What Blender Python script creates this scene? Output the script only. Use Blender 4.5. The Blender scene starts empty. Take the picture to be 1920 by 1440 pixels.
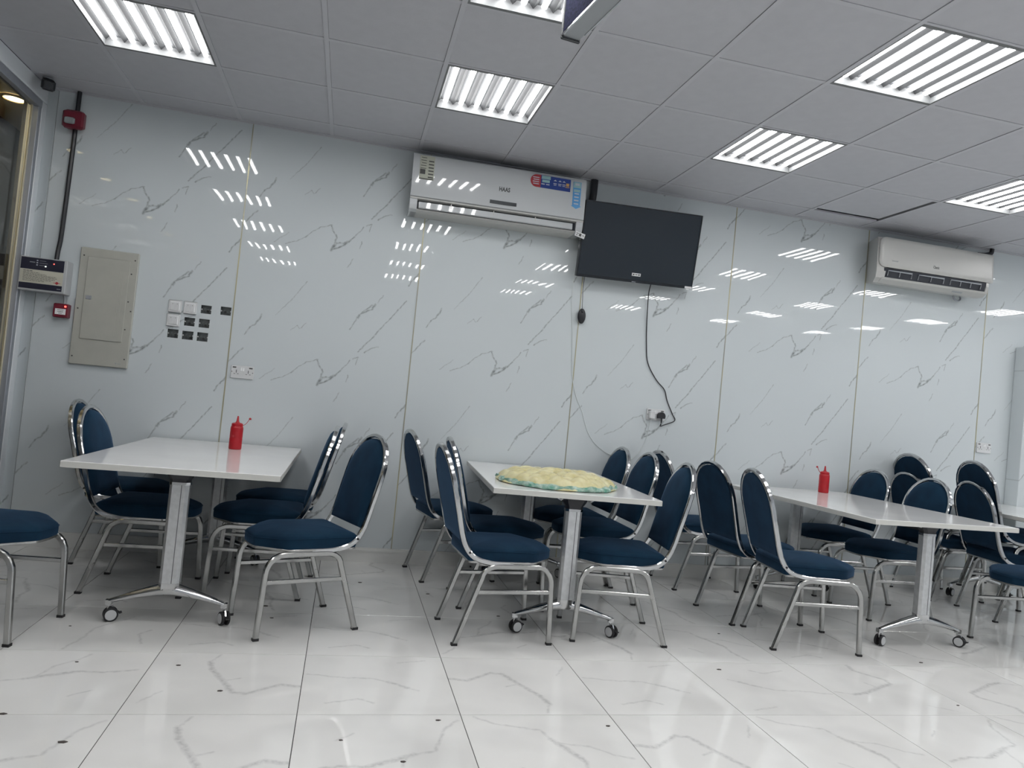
import bpy, math, random
from math import sin, cos, pi, radians as R
from mathutils import Vector, Matrix

scene = bpy.context.scene
COL = scene.collection
random.seed(7)

# ------------------------------------------------------------------ camera, world, exposure
F_PX, YAW, PITCH, ROLL = 1357.7, .2224, .0273, .0983
CAM_POS = Vector((0, -5.124, 1.19))
fw = Vector((sin(YAW)*cos(PITCH), cos(YAW)*cos(PITCH), sin(PITCH)))
rt0 = Vector((cos(YAW), -sin(YAW), 0)); up0 = rt0.cross(fw)
rt = cos(ROLL)*rt0 + sin(ROLL)*up0
up = -sin(ROLL)*rt0 + cos(ROLL)*up0
cd = bpy.data.cameras.new('camera'); cam = bpy.data.objects.new('camera', cd); COL.objects.link(cam)
M = Matrix((rt, up, -fw)).transposed().to_4x4(); M.translation = CAM_POS
cam.matrix_world = M
cd.sensor_fit = 'HORIZONTAL'; cd.sensor_width = 36; cd.lens = 36*F_PX/1920
cd.clip_start = .05; cd.clip_end = 60
scene.camera = cam
w = bpy.data.worlds.new('world'); scene.world = w; w.use_nodes = True
w.node_tree.nodes['Background'].inputs[0].default_value = (.35, .4, .5, 1)
w.node_tree.nodes['Background'].inputs[1].default_value = .05
TUBE_POWER = 24.0
DOWNLIGHT_POWER = 130.0
vs = scene.view_settings
vs.view_transform = 'Standard'; vs.look = 'None'; vs.gamma = 1; vs.use_curve_mapping = False
vs.exposure = 0.2
scene.cycles.max_bounces = 9
scene.cycles.diffuse_bounces = 4
scene.cycles.glossy_bounces = 5
scene.cycles.transmission_bounces = 5
scene.cycles.transparent_max_bounces = 8
scene.cycles.caustics_reflective = False
scene.cycles.caustics_refractive = False
scene.cycles.sample_clamp_indirect = 4
scene.cycles.use_adaptive_sampling = True
scene.cycles.adaptive_threshold = .015

# ------------------------------------------------------------------ materials
def mat(name, col, rough=.5, metal=0., **k):
    m = bpy.data.materials.new(name); m.use_nodes = True
    nt = m.node_tree; b = nt.nodes['Principled BSDF']
    b.inputs['Base Color'].default_value = (*col, 1)
    b.inputs['Roughness'].default_value = rough
    b.inputs['Metallic'].default_value = metal
    for key, v in k.items():
        b.inputs[key.replace('_', ' ')].default_value = v
    return m
def noise_var(m, scale, col_a=None, col_b=None, ra=None, rb=None, bump=0., coord='Object', detail=3, bscale=None, bdist=.001):
    nt = m.node_tree; N = nt.nodes; L = nt.links; b = N['Principled BSDF']
    tc = N.new('ShaderNodeTexCoord'); nz = N.new('ShaderNodeTexNoise')
    nz.inputs['Scale'].default_value = scale; nz.inputs['Detail'].default_value = detail
    L.new(tc.outputs[coord], nz.inputs['Vector'])
    if col_a:
        cr = N.new('ShaderNodeValToRGB'); cr.color_ramp.elements[0].position = .35; cr.color_ramp.elements[1].position = .65
        cr.color_ramp.elements[0].color = (*col_a, 1); cr.color_ramp.elements[1].color = (*col_b, 1)
        L.new(nz.outputs['Fac'], cr.inputs['Fac']); L.new(cr.outputs['Color'], b.inputs['Base Color'])
    if ra is not None:
        mr = N.new('ShaderNodeMapRange'); mr.inputs['From Min'].default_value = .3; mr.inputs['From Max'].default_value = .7
        mr.inputs['To Min'].default_value = ra; mr.inputs['To Max'].default_value = rb
        L.new(nz.outputs['Fac'], mr.inputs['Value']); L.new(mr.outputs['Result'], b.inputs['Roughness'])
    if bump:
        n2 = N.new('ShaderNodeTexNoise'); n2.inputs['Scale'].default_value = bscale or scale; n2.inputs['Detail'].default_value = detail
        L.new(tc.outputs[coord], n2.inputs['Vector'])
        bp = N.new('ShaderNodeBump'); bp.inputs['Strength'].default_value = bump; bp.inputs['Distance'].default_value = bdist
        L.new(n2.outputs['Fac'], bp.inputs['Height']); L.new(bp.outputs['Normal'], b.inputs['Normal'])
    return m
def emis(name, col, strength):
    m = mat(name, col, .5)
    b = m.node_tree.nodes['Principled BSDF']
    b.inputs['Emission Color'].default_value = (*col, 1); b.inputs['Emission Strength'].default_value = strength
    return m

def vein_nodes(nt, xsock, zsock, segs, soft=1.0, wk=1.0):
    """distance to a set of printed vein strokes; returns a 0..1 socket"""
    N = nt.nodes; L = nt.links
    cb = N.new('ShaderNodeCombineXYZ'); L.new(xsock, cb.inputs[0]); L.new(zsock, cb.inputs[1])
    nz = N.new('ShaderNodeTexNoise'); nz.inputs['Scale'].default_value = 28; nz.inputs['Detail'].default_value = 2
    L.new(cb.outputs[0], nz.inputs['Vector'])
    s1 = N.new('ShaderNodeVectorMath'); s1.operation = 'SUBTRACT'; s1.inputs[1].default_value = (.5, .5, .5)
    L.new(nz.outputs['Color'], s1.inputs[0])
    s2 = N.new('ShaderNodeVectorMath'); s2.operation = 'MULTIPLY'; s2.inputs[1].default_value = (.018, .018, 0)
    L.new(s1.outputs[0], s2.inputs[0])
    ad = N.new('ShaderNodeVectorMath'); ad.operation = 'ADD'; L.new(cb.outputs[0], ad.inputs[0]); L.new(s2.outputs[0], ad.inputs[1])
    P = ad.outputs[0]; last = None
    for wd, pts in segs:
        for a, b in zip(pts[:-1], pts[1:]):
            d = (b[0]-a[0], b[1]-a[1]); q = d[0]**2+d[1]**2
            v1 = N.new('ShaderNodeVectorMath'); v1.operation = 'SUBTRACT'; L.new(P, v1.inputs[0]); v1.inputs[1].default_value = (a[0], a[1], 0)
            v2 = N.new('ShaderNodeVectorMath'); v2.operation = 'DOT_PRODUCT'; L.new(v1.outputs[0], v2.inputs[0]); v2.inputs[1].default_value = (d[0]/q, d[1]/q, 0)
            c = N.new('ShaderNodeClamp'); L.new(v2.outputs['Value'], c.inputs[0])
            v3 = N.new('ShaderNodeVectorMath'); v3.operation = 'SCALE'; v3.inputs[0].default_value = (d[0], d[1], 0); L.new(c.outputs[0], v3.inputs['Scale'])
            v4 = N.new('ShaderNodeVectorMath'); v4.operation = 'DISTANCE'; L.new(v1.outputs[0], v4.inputs[0]); L.new(v3.outputs[0], v4.inputs[1])
            # strength = 1 - dist/width, weaker for thin strokes
            hw = (.0034 + .0026*wd)*wk; gain = min(1.15, .5+.25*wd)
            m1 = N.new('ShaderNodeMath'); m1.operation = 'MULTIPLY_ADD'; L.new(v4.outputs['Value'], m1.inputs[0])
            m1.inputs[1].default_value = -gain/hw; m1.inputs[2].default_value = gain
            if last is None: last = m1.outputs[0]
            else:
                mx = N.new('ShaderNodeMath'); mx.operation = 'MAXIMUM'; L.new(last, mx.inputs[0]); L.new(m1.outputs[0], mx.inputs[1]); last = mx.outputs[0]
    n3 = N.new('ShaderNodeTexNoise'); n3.inputs['Scale'].default_value = 45; n3.inputs['Detail'].default_value = 3
    L.new(cb.outputs[0], n3.inputs['Vector'])
    mr = N.new('ShaderNodeMapRange'); mr.inputs['From Min'].default_value = .3; mr.inputs['From Max'].default_value = .62
    mr.inputs['To Min'].default_value = .25; mr.inputs['To Max'].default_value = 1
    L.new(n3.outputs['Fac'], mr.inputs['Value'])
    mm = N.new('ShaderNodeMath'); mm.operation = 'MULTIPLY'; mm.use_clamp = True; L.new(last, mm.inputs[0]); L.new(mr.outputs[0], mm.inputs[1])
    m2 = N.new('ShaderNodeMath'); m2.operation = 'MULTIPLY'; m2.use_clamp = True; L.new(mm.outputs[0], m2.inputs[0]); m2.inputs[1].default_value = soft
    return m2.outputs[0]

WALL_VEINS = [(0.9, [(0.284, -0.06), (0.311, -0.047), (0.353, -0.032)]), (0.8, [(0.353, -0.032), (0.412, 0.004), (0.461, 0.055), (0.506, 0.085), (0.577, 0.113)]), (1.6, [(0.571, 0.11), (0.586, 0.074), (0.608, 0.051), (0.615, 0.031)]), (2.2, [(0.615, 0.031), (0.608, -0.0), (0.597, -0.032)]), (4.0, [(0.608, -0.021), (0.588, -0.06)]), (1.6, [(0.61, -0.016), (0.619, -0.008), (0.668, -0.002), (0.696, 0.019), (0.732, 0.048)]), (2.4, [(0.599, -0.052), (0.655, -0.024), (0.696, 0.014)]), (0.9, [(0.723, 0.042), (0.763, 0.093), (0.789, 0.127)]), (0.8, [(0.808, 0.142), (0.842, 0.158), (0.83, 0.105)]), (1.2, [(0.838, 0.194), (0.878, 0.245), (0.932, 0.313), (0.977, 0.376), (1.031, 0.447), (1.095, 0.533), (1.131, 0.585)]), (1.6, [(0.879, 0.191), (0.916, 0.223)]), (0.8, [(0.916, 0.223), (0.97, 0.242)]), (1.2, [(0.767, 0.342), (0.793, 0.392), (0.813, 0.436)]), (3.2, [(0.812, 0.43), (0.822, 0.447)]), (1.4, [(0.822, 0.447), (0.854, 0.482), (0.9, 0.527)]), (2.0, [(0.827, 0.453), (0.869, 0.484), (0.908, 0.499)]), (3.2, [(0.907, 0.51), (0.92, 0.534)]), (0.8, [(0.939, 0.55), (0.969, 0.601)]), (1.1, [(0.088, 0.231), (0.112, 0.274), (0.15, 0.314)]), (2.2, [(0.15, 0.314), (0.175, 0.347), (0.182, 0.373)]), (1.1, [(0.003, 0.035), (0.054, 0.101), (0.083, 0.139)]), (1.5, [(1.137, -0.237), (1.158, -0.193), (1.2, -0.143)]), (1.0, [(0.784, 0.028), (0.78, -0.024)]), (0.7, [(0.709, -0.164), (0.738, -0.1)]), (0.4, [(0.378, 0.294), (0.418, 0.329), (0.435, 0.306), (0.474, 0.351)]), (0.35, [(0.268, 0.379), (0.375, 0.514), (0.45, 0.63)]), (0.4, [(0.212, -0.057), (0.3, 0.018)])]

def marble_wall():
    m = mat('marble_panel', (.72, .78, .82), .010, 0., IOR=1.46)
    nt = m.node_tree; N = nt.nodes; L = nt.links; b = N['Principled BSDF']
    tc = N.new('ShaderNodeTexCoord'); sp = N.new('ShaderNodeSeparateXYZ'); L.new(tc.outputs['Object'], sp.inputs[0])
    a1 = N.new('ShaderNodeMath'); a1.operation = 'ADD'; a1.inputs[1].default_value = .26; L.new(sp.outputs['Z'], a1.inputs[0])
    md = N.new('ShaderNodeMath'); md.operation = 'FLOORED_MODULO'; md.inputs[1].default_value = .93; L.new(a1.outputs[0], md.inputs[0])
    a2 = N.new('ShaderNodeMath'); a2.operation = 'SUBTRACT'; a2.inputs[1].default_value = .26; L.new(md.outputs[0], a2.inputs[0])
    v = vein_nodes(nt, sp.outputs['X'], a2.outputs[0], WALL_VEINS, 1.0)
    mx = N.new('ShaderNodeMix'); mx.data_type = 'RGBA'
    mx.inputs['A'].default_value = (.60, .645, .665, 1); mx.inputs['B'].default_value = (.22, .235, .24, 1)
    L.new(v, mx.inputs['Factor']); L.new(mx.outputs['Result'], b.inputs['Base Color'])
    nz = N.new('ShaderNodeTexNoise'); nz.inputs['Scale'].default_value = 2.6; nz.inputs['Detail'].default_value = 1.2
    L.new(tc.outputs['Object'], nz.inputs['Vector'])
    bp = N.new('ShaderNodeBump'); bp.inputs['Strength'].default_value = 1; bp.inputs['Distance'].default_value = .0016
    L.new(nz.outputs['Fac'], bp.inputs['Height']); L.new(bp.outputs['Normal'], b.inputs['Normal'])
    return m

FLOOR_VEINS = [
 [(2.2, [(.05, .3), (.03, .22), (.12, .1), (.11, .05)]), (2.6, [(.11, .05), (0, .0), (-.12, -.06), (-.2, -.08)]), (.8, [(-.2, -.08), (-.28, -.05)]), (.8, [(0, 0), (-.03, .06)]), (.5, [(.1, -.2), (.2, -.26)])],
 [(1.0, [(-.25, .28), (-.18, .22), (-.02, .17), (0, .1)]), (2.6, [(0, .1), (.04, .02), (.08, -.06)]), (1.6, [(.08, -.06), (.07, -.15), (.1, -.26)]), (.9, [(.02, .07), (.13, .04), (.2, -.02), (.26, -.05)]), (.7, [(-.15, -.1), (-.1, -.16)])],
 [(.9, [(-.28, .08), (-.15, .05), (-.02, .04), (.06, .0), (.16, -.08)]), (2.0, [(.04, .01), (.12, -.05)]), (1.1, [(-.2, -.2), (-.08, -.16), (-.02, -.2)]), (.7, [(.1, .22), (.22, .25)])],
]
def floor_mat(i):
    m = mat('floor_marble', (.75, .76, .76), .05, 0., IOR=1.6)
    nt = m.node_tree; N = nt.nodes; L = nt.links; b = N['Principled BSDF']
    tc = N.new('ShaderNodeTexCoord'); sp = N.new('ShaderNodeSeparateXYZ'); L.new(tc.outputs['Object'], sp.inputs[0])
    v = vein_nodes(nt, sp.outputs['X'], sp.outputs['Y'], FLOOR_VEINS[i], .42, 1.7)
    mx = N.new('ShaderNodeMix'); mx.data_type = 'RGBA'
    mx.inputs['A'].default_value = (.84, .835, .815, 1); mx.inputs['B'].default_value = (.25, .25, .26, 1)
    L.new(v, mx.inputs['Factor'])
    # faint cloudy tone
    oi = N.new('ShaderNodeObjectInfo'); nz = N.new('ShaderNodeTexNoise'); nz.noise_dimensions = '4D'; nz.inputs['Scale'].default_value = 3.2
    L.new(tc.outputs['Object'], nz.inputs['Vector'])
    mu = N.new('ShaderNodeMath'); mu.operation = 'MULTIPLY'; mu.inputs[1].default_value = 50; L.new(oi.outputs['Random'], mu.inputs[0]); L.new(mu.outputs[0], nz.inputs['W'])
    mr = N.new('ShaderNodeMapRange'); mr.inputs['From Min'].default_value = .45; mr.inputs['From Max'].default_value = .75; mr.inputs['To Min'].default_value = 1; mr.inputs['To Max'].default_value = .88
    L.new(nz.outputs['Fac'], mr.inputs['Value'])
    ml = N.new('ShaderNodeMix'); ml.data_type = 'RGBA'; ml.blend_type = 'MULTIPLY'; ml.inputs['Factor'].default_value = 1
    L.new(mx.outputs['Result'], ml.inputs['A']); L.new(mr.outputs['Result'], ml.inputs['B']); L.new(ml.outputs['Result'], b.inputs['Base Color'])
    # smears in the polish
    n2 = N.new('ShaderNodeTexNoise'); n2.inputs['Scale'].default_value = 5; n2.inputs['Detail'].default_value = 4; L.new(tc.outputs['Object'], n2.inputs['Vector'])
    r2 = N.new('ShaderNodeMapRange'); r2.inputs['From Min'].default_value = .3; r2.inputs['From Max'].default_value = .75; r2.inputs['To Min'].default_value = .015; r2.inputs['To Max'].default_value = .07
    L.new(n2.outputs['Fac'], r2.inputs['Value']); L.new(r2.outputs['Result'], b.inputs['Roughness'])
    n3 = N.new('ShaderNodeTexNoise'); n3.inputs['Scale'].default_value = 4; n3.inputs['Detail'].default_value = 1; L.new(tc.outputs['Object'], n3.inputs['Vector'])
    bp = N.new('ShaderNodeBump'); bp.inputs['Distance'].default_value = .0006; L.new(n3.outputs['Fac'], bp.inputs['Height']); L.new(bp.outputs['Normal'], b.inputs['Normal'])
    return m

MT = {}
MT['marble'] = marble_wall()
for i in range(3): MT['floor%d' % i] = floor_mat(i)
MT['grout'] = mat('grout', (.045, .045, .045), .9)
MT['ceil'] = noise_var(mat('ceiling_tile', (.50, .505, .54), .65), 14, (.49, .495, .53), (.51, .515, .55), bump=.25, bscale=60, bdist=.002)
MT['rail'] = mat('ceiling_rail', (.52, .525, .56), .5)
MT['plenum'] = mat('plenum', (.02, .02, .025), .9)
MT['fixture'] = mat('fixture_white', (.86, .87, .88), .35)
MT['reflector'] = mat('reflector_grey', (.055, .057, .06), .6, Specular_IOR_Level=.1)
MT['fixture_frame'] = mat('fixture_frame', (.16, .165, .17), .5)
MT['tube'] = emis('tube_light', (1.0, .995, .985), TUBE_POWER)
MT['plain_wall'] = noise_var(mat('plain_wall', (.62, .66, .70), .5), 3, (.60, .64, .68), (.64, .68, .72))
MT['brass'] = noise_var(mat('brass_strip', (.55, .48, .26), .35, .6), 3, (.50, .46, .28), (.34, .34, .30), .3, .45, coord='Object')
MT['trim_white'] = mat('white_trim', (.70, .73, .76), .35)
MT['base'] = noise_var(mat('skirting', (.72, .72, .70), .3), 6, (.70, .70, .68), (.76, .76, .74))
MT['alu'] = noise_var(mat('grey_aluminium', (.36, .38, .42), .4, .5), 20, ra=.35, rb=.5)
MT['cream'] = mat('cream_edge', (.72, .66, .5), .4)
MT['glass'] = mat('glass', (.95, .98, 1), .01, 0., Transmission_Weight=1.0, IOR=1.45)
MT['tan'] = mat('corridor_ceiling', (.66, .60, .45), .6)
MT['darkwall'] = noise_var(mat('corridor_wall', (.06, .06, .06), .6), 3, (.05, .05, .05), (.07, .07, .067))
MT['velvet'] = noise_var(mat('blue_velvet', (.010, .036, .085), .85, 0., Sheen_Weight=.25, Sheen_Roughness=.4, Sheen_Tint=(.25, .45, .8, 1), Specular_IOR_Level=.2), 9, (.0016, .0160, .037), (.0032, .0245, .052), bump=.5, bscale=300, bdist=.0006)
MT['chrome'] = noise_var(mat('worn_chrome', (.62, .62, .61), .25, 1.), 9, (.40, .40, .395), (.47, .47, .46), .14, .28)
MT['bright_chrome'] = noise_var(mat('bright_chrome', (.56, .565, .57), .1, 1.), 30, ra=.07, rb=.16)
MT['rubber'] = mat('black_rubber', (.012, .012, .014), .6)
MT['black'] = noise_var(mat('black_plastic', (.012, .013, .018), .4), 40, ra=.3, rb=.5)
MT['blackgloss'] = mat('black_gloss', (.006, .008, .012), .08)
MT['screen'] = mat('screen_glass', (.012, .018, .026), .13, 0., IOR=1.5)
MT['laminate'] = noise_var(mat('white_laminate', (.80, .80, .80), .06, 0., IOR=1.55), 2.5, (.85, .85, .84), (.87, .87, .86), .045, .09, bump=.5, bscale=3, bdist=.0008)
MT['edge'] = mat('table_edge', (.60, .60, .57), .4)
MT['satin'] = noise_var(mat('satin_aluminium', (.60, .61, .62), .35, .75), 40, (.56, .57, .58), (.64, .65, .66), .3, .42)
MT['groove'] = mat('groove', (.12, .12, .13), .5)
MT['caster_disc'] = mat('caster_disc', (.5, .51, .52), .4)
MT['red'] = noise_var(mat('red_plastic', (.40, .008, .016), .35, 0., Subsurface_Weight=.1), 20, ra=.3, rb=.45)
MT['alarm_red'] = mat('alarm_red', (.16, .012, .028), .35)
MT['led_red'] = emis('led_red', (1, .08, .06), 3.5)
MT['led_white'] = emis('led_white', (.9, 1, .9), 1.2)
MT['lens'] = mat('strobe_lens', (.55, .6, .62), .08, 0., Transmission_Weight=.5)
MT['acwhite'] = mat('air_conditioner_white', (.52, .54, .555), .045)
MT['acwhite2'] = mat('air_conditioner_ivory', (.48, .48, .465), .3)
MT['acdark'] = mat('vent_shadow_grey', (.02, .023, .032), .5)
MT['acgrey'] = mat('display_grey', (.06, .065, .07), .3)
MT['beige'] = noise_var(mat('beige_enamel', (.43, .43, .39), .4), 12, (.42, .42, .38), (.445, .445, .40))
MT['box_white'] = mat('box_white', (.46, .475, .49), .4)
MT['label_cream'] = mat('label_cream', (.56, .545, .46), .5)
MT['navy'] = mat('navy_print', (.012, .013, .03), .35)
MT['ink'] = mat('ink', (.06, .06, .06), .6)
MT['pale_ink'] = mat('pale_ink', (.5, .52, .58), .6)
MT['red_ink'] = mat('red_ink', (.40, .04, .05), .5)
MT['blue_ink'] = mat('blue_ink', (.02, .05, .24), .4)
MT['sky_ink'] = mat('sky_ink', (.10, .32, .62), .4)
MT['teal_ink'] = mat('teal_ink', (.3, .48, .5), .4)
MT['orange_ink'] = mat('orange_ink', (.6, .35, .12), .5)
MT['olive_label'] = mat('olive_label', (.42, .43, .36), .5)
MT['white_plastic'] = mat('white_plastic', (.66, .67, .68), .3)
MT['backbox'] = noise_var(mat('dark_metal_box', (.05, .055, .058), .5, .3), 30, (.09, .10, .105), (.24, .26, .26))
MT['dough'] = noise_var(mat('dough', (.72, .66, .38), .45, 0., Subsurface_Weight=.05), 18, (.56, .50, .23), (.70, .66, .40), .3, .5, bump=.6, bscale=40, bdist=.004)
MT['film'] = mat('clear_film', (.95, .97, .9), .15, 0., Alpha=.06)
MT['green_bag'] = noise_var(mat('green_bag', (.22, .55, .42), .25, 0., Transmission_Weight=.0, Alpha=.8), 30, (.10, .34, .26), (.50, .66, .60), .15, .35, bump=1, bscale=50, bdist=.006)
MT['downlight'] = emis('downlight_glow', (1.0, .80, .42), DOWNLIGHT_POWER)
MT['brass_ring'] = mat('downlight_ring', (.6, .48, .25), .3, .6)
MT['led_board'] = noise_var(mat('led_board_face', (.02, .025, .04), .9, Specular_IOR_Level=.05), 90, (.008, .011, .02), (.02, .02, .05))
MT['grey_panel'] = mat('grey_panel', (.34, .36, .38), .45)
MT['wire_white'] = mat('white_cable', (.62, .66, .66), .4)
MT['crumb'] = mat('crumb', (.06, .05, .045), .8)

# ------------------------------------------------------------------ mesh helpers
class MB:
    def __init__(s): s.v = []; s.f = []; s.mi = []; s.cur = 0
    def face(s, idx): s.f.append(idx); s.mi.append(s.cur)
    def box(s, x0, x1, y0, y1, z0, z1):
        n = len(s.v)
        s.v += [(x, y, z) for z in (z0, z1) for y in (y0, y1) for x in (x0, x1)]
        for q in ((0, 2, 3, 1), (4, 5, 7, 6), (0, 1, 5, 4), (2, 6, 7, 3), (0, 4, 6, 2), (1, 3, 7, 5)): s.face([n+i for i in q])
        return s
    def bbox(s, x0, x1, y0, y1, z0, z1, b=.004):
        """box with chamfered edges"""
        n = len(s.v); rings = []
        for z, d in ((z0, b), (z0+b, 0), (z1-b, 0), (z1, b)):
            k = b
            xs0, xs1, ys0, ys1 = x0+d, x1-d, y0+d, y1-d
            ring = [(xs0+k, ys0), (xs1-k, ys0), (xs1, ys0+k), (xs1, ys1-k), (xs1-k, ys1), (xs0+k, ys1), (xs0, ys1-k), (xs0, ys0+k)]
            rings.append([(x, y, z) for x, y in ring])
        s.loft(rings, caps=True); return s
    def loft(s, rings, closed=True, caps=False):
        n = len(s.v); k = len(rings[0])
        for r in rings: s.v += [tuple(p) for p in r]
        for i in range(len(rings)-1):
            for j in range(k if closed else k-1):
                a = n+i*k+j; b = n+i*k+(j+1) % k
                s.face([a, b, b+k, a+k])
        if caps:
            s.face([n+j for j in range(k)][::-1]); s.face([n+(len(rings)-1)*k+j for j in range(k)])
        return s
    def sweep(s, path, nrm, wa, wb, seg=0, caps=True):
        """sweep along a path in the plane with normal nrm; wa = full width along nrm, wb = full width in plane. seg>0 gives round section"""
        path = [Vector(p) for p in path]; nv = Vector(nrm).normalized(); rings = []
        for i, p in enumerate(path):
            t = (path[min(i+1, len(path)-1)]-path[max(i-1, 0)]).normalized()
            n2 = (nv - t*nv.dot(t)).normalized(); s2 = t.cross(n2)
            if 0 < i < len(path)-1:
                c = max(.5, ((path[i+1]-p).normalized().dot(t)))
            else: c = 1
            if seg: prof = [(cos(2*pi*k/seg)*wa/2, sin(2*pi*k/seg)*wb/2) for k in range(seg)]
            else:
                a, b, r = wa/2, wb/2, min(wa, wb)*.18
                prof = [(-a+r, -b), (a-r, -b), (a, -b+r), (a, b-r), (a-r, b), (-a+r, b), (-a, b-r), (-a, -b+r)]
            rings.append([p+n2*u+s2*(v/c) for u, v in prof])
        s.loft(rings, True, caps); return s
    def lathe(s, prof, seg=20, c=(0, 0, 0), axis='z', caps=True):
        rings = []
        for r, h in prof:
            ring = []
            for k in range(seg):
                a = 2*pi*k/seg; x, y = r*cos(a), r*sin(a)
                if axis == 'z': p = (x, y, h)
                elif axis == 'y': p = (x, h, -y)
                else: p = (h, x, y)
                ring.append((p[0]+c[0], p[1]+c[1], p[2]+c[2]))
            rings.append(ring)
        s.loft(rings, True, caps); return s
    def poly(s, pts):
        n = len(s.v); s.v += [tuple(p) for p in pts]; s.face(list(range(n, n+len(pts)))); return s
    def prism(s, pts, d):
        """extrude planar polygon pts by vector d"""
        d = Vector(d); s.loft([[Vector(p) for p in pts], [Vector(p)+d for p in pts]], True, True); return s
    def mesh(s, name, mats, smooth=False):
        me = bpy.data.meshes.new(name); me.from_pydata(s.v, [], s.f)
        if not isinstance(mats, (list, tuple)): mats = [mats]
        for m in mats: me.materials.append(MT[m] if isinstance(m, str) else m)
        if len(mats) > 1: me.polygons.foreach_set('material_index', s.mi)
        me.validate(); me.update()
        if smooth:
            me.polygons.foreach_set('use_smooth', [True]*len(me.polygons))
            try: me.set_sharp_from_angle(angle=R(smooth if smooth is not True else 40))
            except Exception: pass
        import bmesh
        bm = bmesh.new(); bm.from_mesh(me); bmesh.ops.recalc_face_normals(bm, faces=bm.faces); bm.to_mesh(me); bm.free()
        return me
def ob(name, me, parent=None, loc=(0, 0, 0), rz=0):
    o = bpy.data.objects.new(name, me); COL.objects.link(o)
    if parent: o.parent = parent
    o.location = loc; o.rotation_euler = (0, 0, rz)
    return o
def part(name, mb, m, parent=None, smooth=False, label=None):
    o = ob(name, mb.mesh(name, m, smooth), parent)
    if label: o['label'] = label
    return o
def tag(o, label, cat, group=None):
    o['label'] = label; o['category'] = cat
    if group: o['group'] = group
    return o
def thing(name, label, cat, loc=(0, 0, 0), rz=0, group=None):
    return tag(ob(name, None, None, loc, rz), label, cat, group)
def struct(name, me=None, loc=(0, 0, 0)):
    o = ob(name, me, None, loc); o['kind'] = 'structure'; return o
def copy_tree(o, parent=None):
    c = o.copy(); COL.objects.link(c)
    if parent: c.parent = parent
    for ch in o.children: copy_tree(ch, c)
    return c
def arc(cx, cz, r, a0, a1, n, y=0):
    return [(cx+r*cos(R(a0+(a1-a0)*i/n)), y, cz+r*sin(R(a0+(a1-a0)*i/n))) for i in range(n+1)]
def smooth_path(pts, n=6):
    """Catmull-Rom"""
    P = [Vector(p) for p in pts]; P = [P[0]*2-P[1]]+P+[P[-1]*2-P[-2]]; out = []
    for i in range(1, len(P)-2):
        for k in range(n):
            t = k/n; a, b, c, d = P[i-1:i+3]
            out.append(.5*((2*b)+(c-a)*t+(2*a-5*b+4*c-d)*t*t+(3*b-a-3*c+d)*t**3))
    out.append(P[-2]); return out
def text_part(txt, size, m, parent, loc, rot=(R(90), 0, 0), name='lettering', bold=False, sx=1, ext=.0004):
    cu = bpy.data.curves.new(name, 'FONT'); cu.body = txt; cu.size = size; cu.extrude = ext; cu.align_x = 'CENTER'; cu.align_y = 'CENTER'; cu.resolution_u = 2
    if bold: cu.offset = size*.03
    t = bpy.data.objects.new('tmp', cu); COL.objects.link(t)
    dg = bpy.context.evaluated_depsgraph_get(); me = bpy.data.meshes.new_from_object(t.evaluated_get(dg))
    bpy.data.objects.remove(t); me.materials.clear(); me.materials.append(MT[m])
    o = ob(name, me, parent, loc); o.rotation_euler = rot; o.scale = (sx, 1, 1); return o

# ------------------------------------------------------------------ room shell
X0, X1, Y1, H = -2.05, 8.4, -7.4, 2.9
# floor: grout bed plus single tiles
fl = struct('floor', MB().box(X0-.02, X1, Y1, .06, -.06, -.0025).mesh('floor', 'grout'))
PF = .598; cache = {}
def clipcells(x0, x1, y0, y1, ox, oy, p):
    i0 = math.floor((x0-ox)/p); i1 = math.ceil((x1-ox)/p); j0 = math.floor((y0-oy)/p); j1 = math.ceil((y1-oy)/p)
    for i in range(i0, i1):
        for j in range(j0, j1):
            a, b, c, d = max(x0, ox+i*p), min(x1, ox+(i+1)*p), max(y0, oy+j*p), min(y1, oy+(j+1)*p)
            if b-a > .03 and d-c > .03: yield i, j, a, b, c, d
rndf = random.Random(3)
for i, j, a, b, c, d in clipcells(X0, X1, Y1, 0, -.6535, -2.4015, PF):
    full = abs(b-a-PF) < .001 and abs(d-c-PF) < .001
    key = (round(b-a, 3), round(d-c, 3), rndf.choice((0, 0, 1, 1, 2)))
    if key not in cache:
        hx, hy = key[0]/2-.0014, key[1]/2-.0014
        cache[key] = MB().loft([[(-hx, -hy, -.002), (hx, -hy, -.002), (hx, hy, -.002), (-hx, hy, -.002)], [(-hx, -hy, -.0006), (hx, -hy, -.0006), (hx, hy, -.0006), (-hx, hy, -.0006)],
                                [(-hx+.0008, -hy+.0008, 0), (hx-.0008, -hy+.0008, 0), (hx-.0008, hy-.0008, 0), (-hx+.0008, hy-.0008, 0)]], True, True).mesh('floor_tile', 'floor%d' % key[2])
    ob('floor_tile', cache[key], fl, ((a+b)/2, (c+d)/2, 0), rndf.choice((0, 0, 0, 1, 2, 3))*pi/2 if full else 0)

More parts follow.
